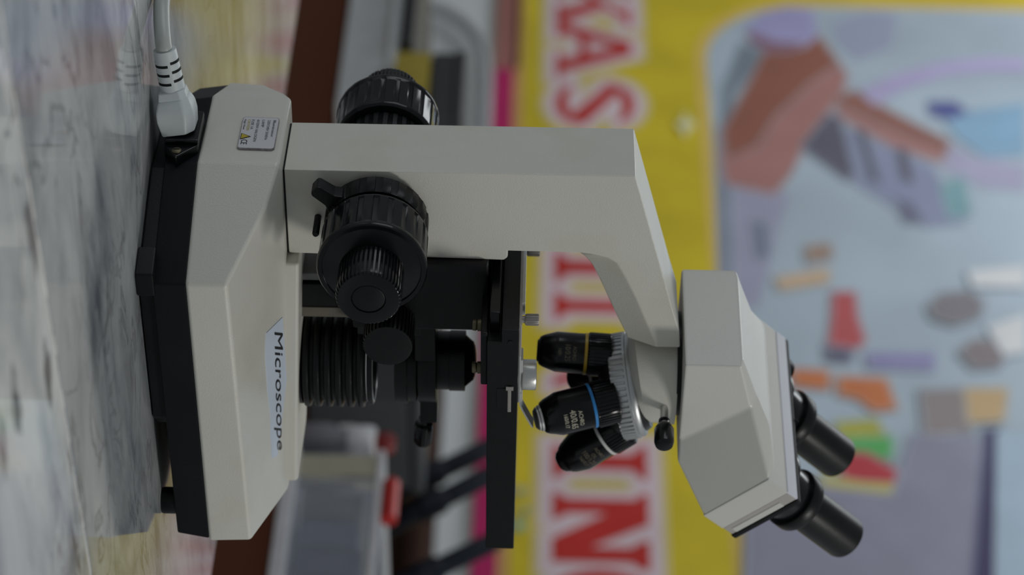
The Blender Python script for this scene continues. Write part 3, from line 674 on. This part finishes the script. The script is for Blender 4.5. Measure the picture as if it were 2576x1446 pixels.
# --- illuminator collector with cooling ribs
prof = [(.0270, .0690), (.0270, .0730)]
for i in range(6):
    z = .0735 + i * .0062
    prof += [(.0250, z), (.0284, z + .0008), (.0287, z + .0016), (.0287, z + .0030), (.0284, z + .0038), (.0250, z + .0046)]
prof += [(.0252, .1105), (.0268, .1112), (.0268, .1135), (.0255, .1138), (.0246, .1135), (.0240, .1095), (.0215, .1085), (.0001, .1085)]
ci = lathe('illuminator_housing', prof, M_SAT, ms, Matrix.Translation((.001, 0, 0)), 64, caps=False)
lathe('collector_ring', [(.0252, .1100), (.0256, .1139), (.0247, .1141), (.0240, .1092), (.0210, .1088)], M_CHROME, ci, None, 64, caps=False)
lathe('collector_lens', [(.0212, .1086), (.018, .1105), (.012, .1118), (.006, .1123), (.0005, .1124)], M_LENS, ci, None, 48)
box('lamp_post', (-.0600, -.0100, .0700), (-.0440, .0200, .1080), M_BLK, ms, .001)
box('post_plate', (-.0435, -.0100, .0700), (-.0365, .0160, .1060), M_DULL, ms, .0008)
box('post_edge', (-.0660, -.0080, .0700), (-.0612, .0180, .0960), M_DULL2, ms, .0006)

# --- stage carrier and stage
box('stage_carrier', (-.0895, -.0275, .104), (-.0430, .0275, .1795), M_SAT, ms, .0015)
box('carrier_rail', (-.0930, -.0180, .090), (-.0860, .0180, .188), M_SAT, ms, .0008)
box('carrier_bridge', (-.0500, -.0215, .138), (-.0150, .0215, .1500), M_SAT, ms, .001)
stg = prism('stage_plate', [(-.0745, .1878), (-.0660, .1878), (-.0660, .1800), (.0885, .1800), (.0885, .1962), (-.0745, .1973)], -.065, .065, 1, M_SAT, ms, .0006)
stg['label'] = 'black rectangular specimen stage'
box('stage_rail', (-.0795, -.0560, .1812), (-.0662, .0560, .1868), M_GLO, ms, .0008)
box('stage_mount', (-.0700, -.0620, .1765), (-.0330, .0620, .1802), M_SAT, ms, .0008)
for (sx, sy) in ((-.0655, -.050), (-.0405, -.056)):
    s = lathe('mount_screw', [(.0016, .1715), (.0030, .1718), (.0032, .1735), (.0026, .1742), (.0034, .1746), (.0034, .1766)], M_BRASS, ms, Matrix.Translation((sx, sy, 0)), 20)
for (hx, hz) in ((-.066, .1925), (-.0325, .1905)):
    lathe('stage_hole', [(.0014, 0), (.0014, .0004), (.0008, .00045)], M_SLOT, stg, frame((hx, -.0650, hz), (0, -1, 0)), 14)
box('clip_slot', (-.0335, -.0653, .1855), (-.0200, -.0640, .1925), M_SLOT, ms, .0002)
g = box('clip_guide', (-.0352, -.0656, .1915), (-.0168, -.0646, .1934), M_WSTEEL, ms, .0002)
box('guide_end', (-.0352, -.0659, .1905), (-.0325, -.0646, .1946), M_WSTEEL, g, .0002)
# slide holder on the stage
box('holder_plate', (-.0740, -.0600, .1970), (-.0520, .0600, .1986), M_WSTEEL, ms, .0003)
box('holder_scale', (-.0735, -.0400, .1984), (-.0650, .0560, .2002), M_CHROME, ms, .0003)
box('holder_bar', (-.0540, -.0530, .1969), (-.0130, -.0380, .1985), M_CHROME, ms, .0003)
box('holder_arm', (-.0420, -.0510, .1984), (-.0120, -.0400, .1996), M_CHROME, ms, .0003)
lathe('holder_pivot', [(.0086, .1994), (.0086, .2062), (.0080, .2070), (.0062, .2072)], M_CHROME, ms, Matrix.Translation((-.0268, -.0450, 0)), 36)
lathe('holder_pivot_washer', [(.0078, .1990), (.0088, .1992), (.0088, .1998)], M_WSTEEL, ms, Matrix.Translation((-.0268, -.0450, 0)), 36)
# sprung clip lever
path = [(-.0185, .1978), (-.0100, .1980), (-.0065, .1992), (-.0020, .2012), (.0030, .2034), (.0062, .2050)]
bm = bmesh.new(); rows = []
for i, (x, z) in enumerate(path):
    rows.append([bm.verts.new((x, y, z + dz)) for y, dz in ((-.0520, 0), (-.0440, 0), (-.0440, .0010), (-.0520, .0010))])
for i in range(len(rows)-1):
    for k in range(4): bm.faces.new([rows[i][k], rows[i][(k+1) % 4], rows[i+1][(k+1) % 4], rows[i+1][k]])
bm.faces.new(rows[0]); bm.faces.new(rows[-1])
from_bm('clip_lever', bm, M_CHROME, ms, 60)
for (sx, sy) in ((-.0660, -.0450), (-.0450, .0450)):
    lathe('holder_screw', [(.0020, .1984), (.0020, .2000), (.0030, .2004, 1), (.0033, .2012, 1), (.0033, .2072, 1), (.0029, .2078)], M_WSTEEL, ms, Matrix.Translation((sx, sy, 0)), teeth=22, depth=.0003)

# --- condenser
cd = lathe('condenser', [(.0150, .1380), (.0185, .1390), (.0185, .1500), (.0170, .1502), (.0170, .1570), (.0176, .1572), (.0176, .1660), (.0150, .1662), (.0125, .1690), (.0110, .1708)], M_SAT, ms, Matrix.Translation((.0015, 0, 0)), 48)
lathe('condenser_lens', [(.0112, .1706), (.0090, .1716), (.0050, .1722), (.0006, .1724)], M_LENS, cd, None, 36)
lathe('condenser_holder', [(.0180, .1395), (.0245, .1398), (.0245, .1498), (.0180, .1500)], M_SAT, ms, Matrix.Translation((.0015, 0, 0)), 48)
box('holder_lug', (.0150, -.0085, .1398), (.0430, .0085, .1498), M_SAT, ms, .0012)
lathe('condenser_screw', [(.0018, .040), (.0018, .0450), (.0030, .0455), (.0034, .0470), (.0034, .0495), (.0052, .0505, 1), (.0054, .0520, 1), (.0054, .0640, 1), (.0046, .0655)], M_GLO, ms, frame((0, 0, .1440), (1, 0, -.05)), teeth=18, depth=.0004)
fh = lathe('filter_holder', [(.0215, .1260), (.0240, .1263), (.0240, .1330), (.0225, .1334), (.0225, .1385), (.0190, .1390)], M_SAT, ms, Matrix.Translation((.0035, 0, 0)), 48)
lathe('condenser_knob', [(.0060, .0200), (.0110, .0275), (.0138, .0285, 1), (.0140, .0295, 1), (.0140, .0485, 1), (.0134, .0497), (.0120, .0500)], M_SAT, ms, frame((-.0490, 0, .1252), (0, -1, 0)), teeth=36, depth=.0007)
box('knob_carrier', (-.0640, -.0220, .1060), (-.0340, .0220, .1420), M_SAT, ms, .001)

# --- revolving nosepiece and objectives
AL = R(13.0)
td = Vector((math.sin(AL), 0, -math.cos(AL))); ea = Vector((math.cos(AL), 0, math.sin(AL))); eb = Vector((0, 1, 0))
P0 = Vector((.0179, 0, .2595))
mw = frame(P0, td, (0, 1, 0))
np_ = lathe('nosepiece_ring', [(.0270, -.0080), (.0296, -.0078), (.0306, -.0066), (.0306, -.0048), (.0314, -.0044), (.0314, -.0030), (.0314, -.0026, 1), (.0314, .0042, 1), (.0309, .0052), (.0285, .0056)], M_STEEL, ms, mw, teeth=56, depth=.0009, duty=.55)
lathe('nosepiece_top', [(.0200, -.0125), (.0262, -.0112), (.0276, -.0085), (.0278, -.0070), (.0200, -.0060)], M_GLO, ms, mw, 56)
lathe('nosepiece_dome', [(.0286, .0050), (.0280, .0080), (.0250, .0110), (.0180, .0135), (.0050, .0145)], M_SAT, ms, mw, 56)
SP = R(16.0)
CAMDIR = Vector((-.62, -.79, 0))
def objective(phi, kind):
    a = R(phi); rr = ea * math.cos(a) + eb * math.sin(a); sp = SP + (R(8) if kind == '100' else 0); d = (td * math.cos(sp) + rr * math.sin(sp)).normalized()
    mount = P0 + rr * .0215
    f = frame(mount, d, (0, 1, 0))
    band = {'10': M_YEL, '40': M_BLUE, '100': M_WHT, '4': M_WSTEEL}[kind]
    R0 = {'10': .0117, '40': .0126, '100': .0123, '4': .0112}[kind]
    Lb = {'10': .0465, '40': .0490, '100': .0480, '4': .036}[kind]
    co = lathe('objective', [(.0100, .0040), (R0+.0004, .0052), (R0+.0010, .0060, 1), (R0+.0010, .0172, 1), (R0+.0006, .0180), (R0+.0003, .0184), (R0, .0188), (R0, Lb-.0115), (R0*.99, Lb-.0098), (R0*.80, Lb-.0028), (R0*.70, Lb-.0006), (R0*.60, Lb)], M_GLO, ms, f, teeth=40, depth=.0005)
    co['label'] = {'10': 'black objective with yellow band', '40': 'black objective with blue band and pale lettering', '100': 'black objective with white band', '4': 'short black objective at the back'}[kind]
    lathe('colour_band', [(R0+.0002, .0186), (R0+.0004, .0188), (R0+.0004, .0202), (R0+.0002, .0204)], band, co, None, 48, caps=False)
    if kind in ('40', '100'):
        lathe('spring_tip', [(R0*.60, Lb-.0002), (R0*.60, Lb+.0012), (R0*.54, Lb+.0016), (R0*.54, Lb+.0026), (R0*.40, Lb+.0042), (R0*.2, Lb+.0044)], M_CHROME if kind == '40' else M_SAT, co, None, 36)
    else:
        lathe('front_lens_cell', [(R0*.60, Lb-.0002), (R0*.50, Lb+.0010), (R0*.2, Lb+.0010)], M_SAT, co, None, 36)
    # engraving faces the camera side
    loc = f.to_3x3().inverted() @ (CAMDIR if kind != '100' else Vector((-.45, -.89, 0)))
    ang = math.atan2(loc.y, loc.x)
    if kind == '10':
        for t, z, h in (('ACHRO', .0260, .0020), ('10/0.25', .0300, .0030), ('160/-', .0345, .0020)): text_round('engraving', t, R0, z, ang, h, M_DIM, co, None, -1)
    if kind == '40':
        ang -= .42
        for t, z, h in (('ACHRO', .0282, .0024), ('40/0.65', .0325, .0036), ('160/0.17', .0368, .0023)): text_round('engraving', t, R0, z, ang, h, M_GOLD, co, None, -1)
    if kind == '100':
        ang -= .35
        for t, z, h in (('ACHRO', .0252, .0021), ('OIL', .0288, .0023), ('100/1.25', .0322, .0030), ('160/0.17', .0358, .0021)): text_round('engraving', t, R0, z, ang, h, M_DIM, co, None, -1)
objective(176, '10'); objective(-112, '40'); objective(-17, '100'); objective(68, '4')

# --- binocular head, turned about 9 degrees on its mount
HZ = .2894
hd_m = Matrix.Rotation(R(9), 4, 'Z')
def st(s, t): return (.70711 * (s + t), .70711 * (t - s))
xb, zb = st(-.1718, .2606); xt, zt = st(-.2212, .2606)
half = [(-.0405, -.0369, HZ), (-.0405, -.0369, .3208), (.0220, -.0396, HZ), (-.0075, -.0384, .3286), (.0345, -.0455, HZ), (xb, -.0622, zb), (xt, -.0622, zt),
        (-.0400, -.0310, .3218), (-.0110, -.0330, .3318), (.0080, -.0400, .3405), (.0270, -.0540, .3440)]
vs = half + [(x, -y, z) for x, y, z in half]
k = len(half)
hf = [(0, 2, 3, 1), (2, 4, 5, 6, 3), (1, 3, 8, 7), (3, 6, 9, 8), (6, 10, 9)]
fs = [f for f in hf] + [tuple(i + k for i in f[::-1]) for f in hf]
fs += [(0, 1, 7, 7+k, 1+k, k), (0, k, 2+k, 2), (2, 2+k, 4+k, 4), (4, 4+k, 5+k, 5), (7, 8, 8+k, 7+k), (8, 9, 9+k, 8+k), (9, 10, 10+k, 9+k), (5, 5+k, 6+k, 10+k, 10, 6)]
head = pydata('binocular_head', vs, fs, M_PAINT2, ms, .0016, 2, mw=hd_m)
def slab(name, s0, s1, t0, t1, w, m, parent=ms, bevel=.0006, mw=None):
    v = []
    for y in (-w, w):
        for s, t in ((s0, t0), (s1, t0), (s1, t1), (s0, t1)):
            x, z = st(s, t); v.append((x, y, z))
    return pydata(name, v, [(0, 1, 2, 3), (7, 6, 5, 4), (0, 4, 5, 1), (1, 5, 6, 2), (2, 6, 7, 3), (3, 7, 4, 0)], m, parent, bevel, mw=mw)
slab('front_housing', -.2212, -.1718, .2600, .2771, .0623, M_PAINT2, ms, .0008, hd_m)
tr = slab('trim_frame', -.2208, -.1722, .2771, .2852, .0620, M_TRIM, ms, .0006, hd_m)
slab('top_trim', -.2216, -.2200, .2768, .2854, .0618, M_RIM, tr, .0003)
slab('side_inlay', -.2120, -.1760, .2806, .2848, .0624, M_PAINT2, tr, .0002)
fp = slab('eyepiece_plate', -.2210, -.1712, .2852, .2892, .0626, M_BLK, ms, .0008, hd_m)
slab('pivot_cover', -.2215, -.2080, .2890, .2925, .0001, M_BLK, fp, 0)
s_mid = -.1965
for sy in (-1, 1):
    x, z = st(s_mid, .2885)
    d = Vector((.7071, 0, .7071)) + Vector((.018, 0, -.018)); d.normalize()
    mw = hd_m @ frame((x, sy * .031, z), d, (0, 1, 0))
    ep = lathe('eyepiece', [(.0150, .0310), (.0152, .0330), (.0139, .0350), (.0138, .0360), (.0138, .0760), (.0134, .0775), (.0120, .0780), (.0112, .0772)], M_SAT, ms, mw, 48)
    lathe('prism_disc', [(.0225, .0), (.0228, .0010), (.0228, .0045), (.0222, .0055), (.0150, .0055)], M_GLO, ep, None, 48)
    lathe('tube_base', [(.0172, .0050), (.0168, .0240), (.0160, .0255)], M_GLO, ep, None, 48)
    lathe('diopter_ring', [(.0165, .0235), (.0184, .0240), (.0188, .0248), (.0188, .0318), (.0182, .0328), (.0150, .0332)], M_SAT, ep, None, 48)
    lathe('eye_lens', [(.0113, .0765), (.008, .0760), (.0005, .0758)], M_LENS, ep, None, 36)
lathe('pivot_cap', [(.0105, 0), (.0105, .0060), (.0095, .0068)], M_BLK, ms, hd_m @ frame((*[st(-.2090, .2890)[0]], .046, st(-.2090, .2890)[1]), (.7071, 0, .7071), (0, 1, 0)), 32)

# ------------------------------------------------------------------ power cord plugged into the rear inlet
pc = empty('power_cord', (-.166, -.0100, 0), 0, 'pale grey power cord plugged into the back of the microscope', 'cord')
off = Vector((.166, .0100, 0))
a = Vector((-.1650, -.0105, .0150)); b = Vector((-.2030, -.0040, .0095)); ax = (b - a).normalized()
fm = frame(a + off, ax, (0, 0, 1))
def loft(name, secs, m, parent, mw, bevel=.0012):
    """secs: (z, half width, half height, corner cut)"""
    bm = bmesh.new(); rows = []
    for z, w, h, c in secs:
        rows.append([bm.verts.new(p) for p in [(-w, -h, z), (w, -h, z), (w, h-c, z), (w-c, h, z), (-w+c, h, z), (-w, h-c, z)]])
    for i in range(len(rows)-1):
        for j in range(6): bm.faces.new([rows[i][j], rows[i][(j+1) % 6], rows[i+1][(j+1) % 6], rows[i+1][j]])
    bm.faces.new(rows[0]); bm.faces.new(rows[-1])
    return from_bm(name, bm, m, parent, 40, mw, bevel, 2)
loft('plug_body', [(-.0005, .0115, .0085, .0045), (.0080, .0115, .0098, .0045), (.0130, .0110, .0095, .0042), (.0172, .0088, .0082, .0035), (.0195, .0064, .0068, .003)], M_PLUG, pc, fm)
loft('plug_shoulder', [(.0180, .0080, .0076, .003), (.0225, .0068, .0068, .003)], M_PLUG, pc, fm, .0008)
sr = lathe('strain_relief', [(.0066, .0215), (.0066, .0240), (.0062, .0420), (.0060, .0445), (.0046, .0446)], M_PLUG, pc, fm, 28)
for i in range(3):
    z = .0262 + .0050*i
    for a0, a1, dz in ((-70, 10, 0), (25, 95, .0014), (115, 195, 0), (205, 275, .0014)):
        bm = bmesh.new(); nseg = 8; rws = []
        for q_ in range(nseg+1):
            an = R(a0 + (a1-a0)*q_/nseg); rad = .00665 - (.0001)*i
            rws.append([bm.verts.new((rr_*math.cos(an), rr_*math.sin(an), z + dz + zz)) for rr_, zz in ((rad, 0), (rad, .0014), (rad-.0012, .0014), (rad-.0012, 0))])
        for q_ in range(nseg):
            for j in range(4): bm.faces.new([rws[q_][j], rws[q_][(j+1) % 4], rws[q_+1][(j+1) % 4], rws[q_+1][j]])
        bm.faces.new(rws[0]); bm.faces.new(rws[-1])
        from_bm('relief_slot', bm, M_SLOT, sr)
e = a + ax * .043
cable = [tuple(p + off) for p in (e, a + ax*.048, Vector((-.2185, .0100, .0062)), Vector((-.2225, .0270, .0047)), Vector((-.224, .060, .0044)), Vector((-.215, .13, .0044)), Vector((-.19, .26, .0044)), Vector((-.17, .45, .0044)))]
tube('cable', cable, .0043, M_CORD, pc, 18)
bpy.context.view_layer.update()
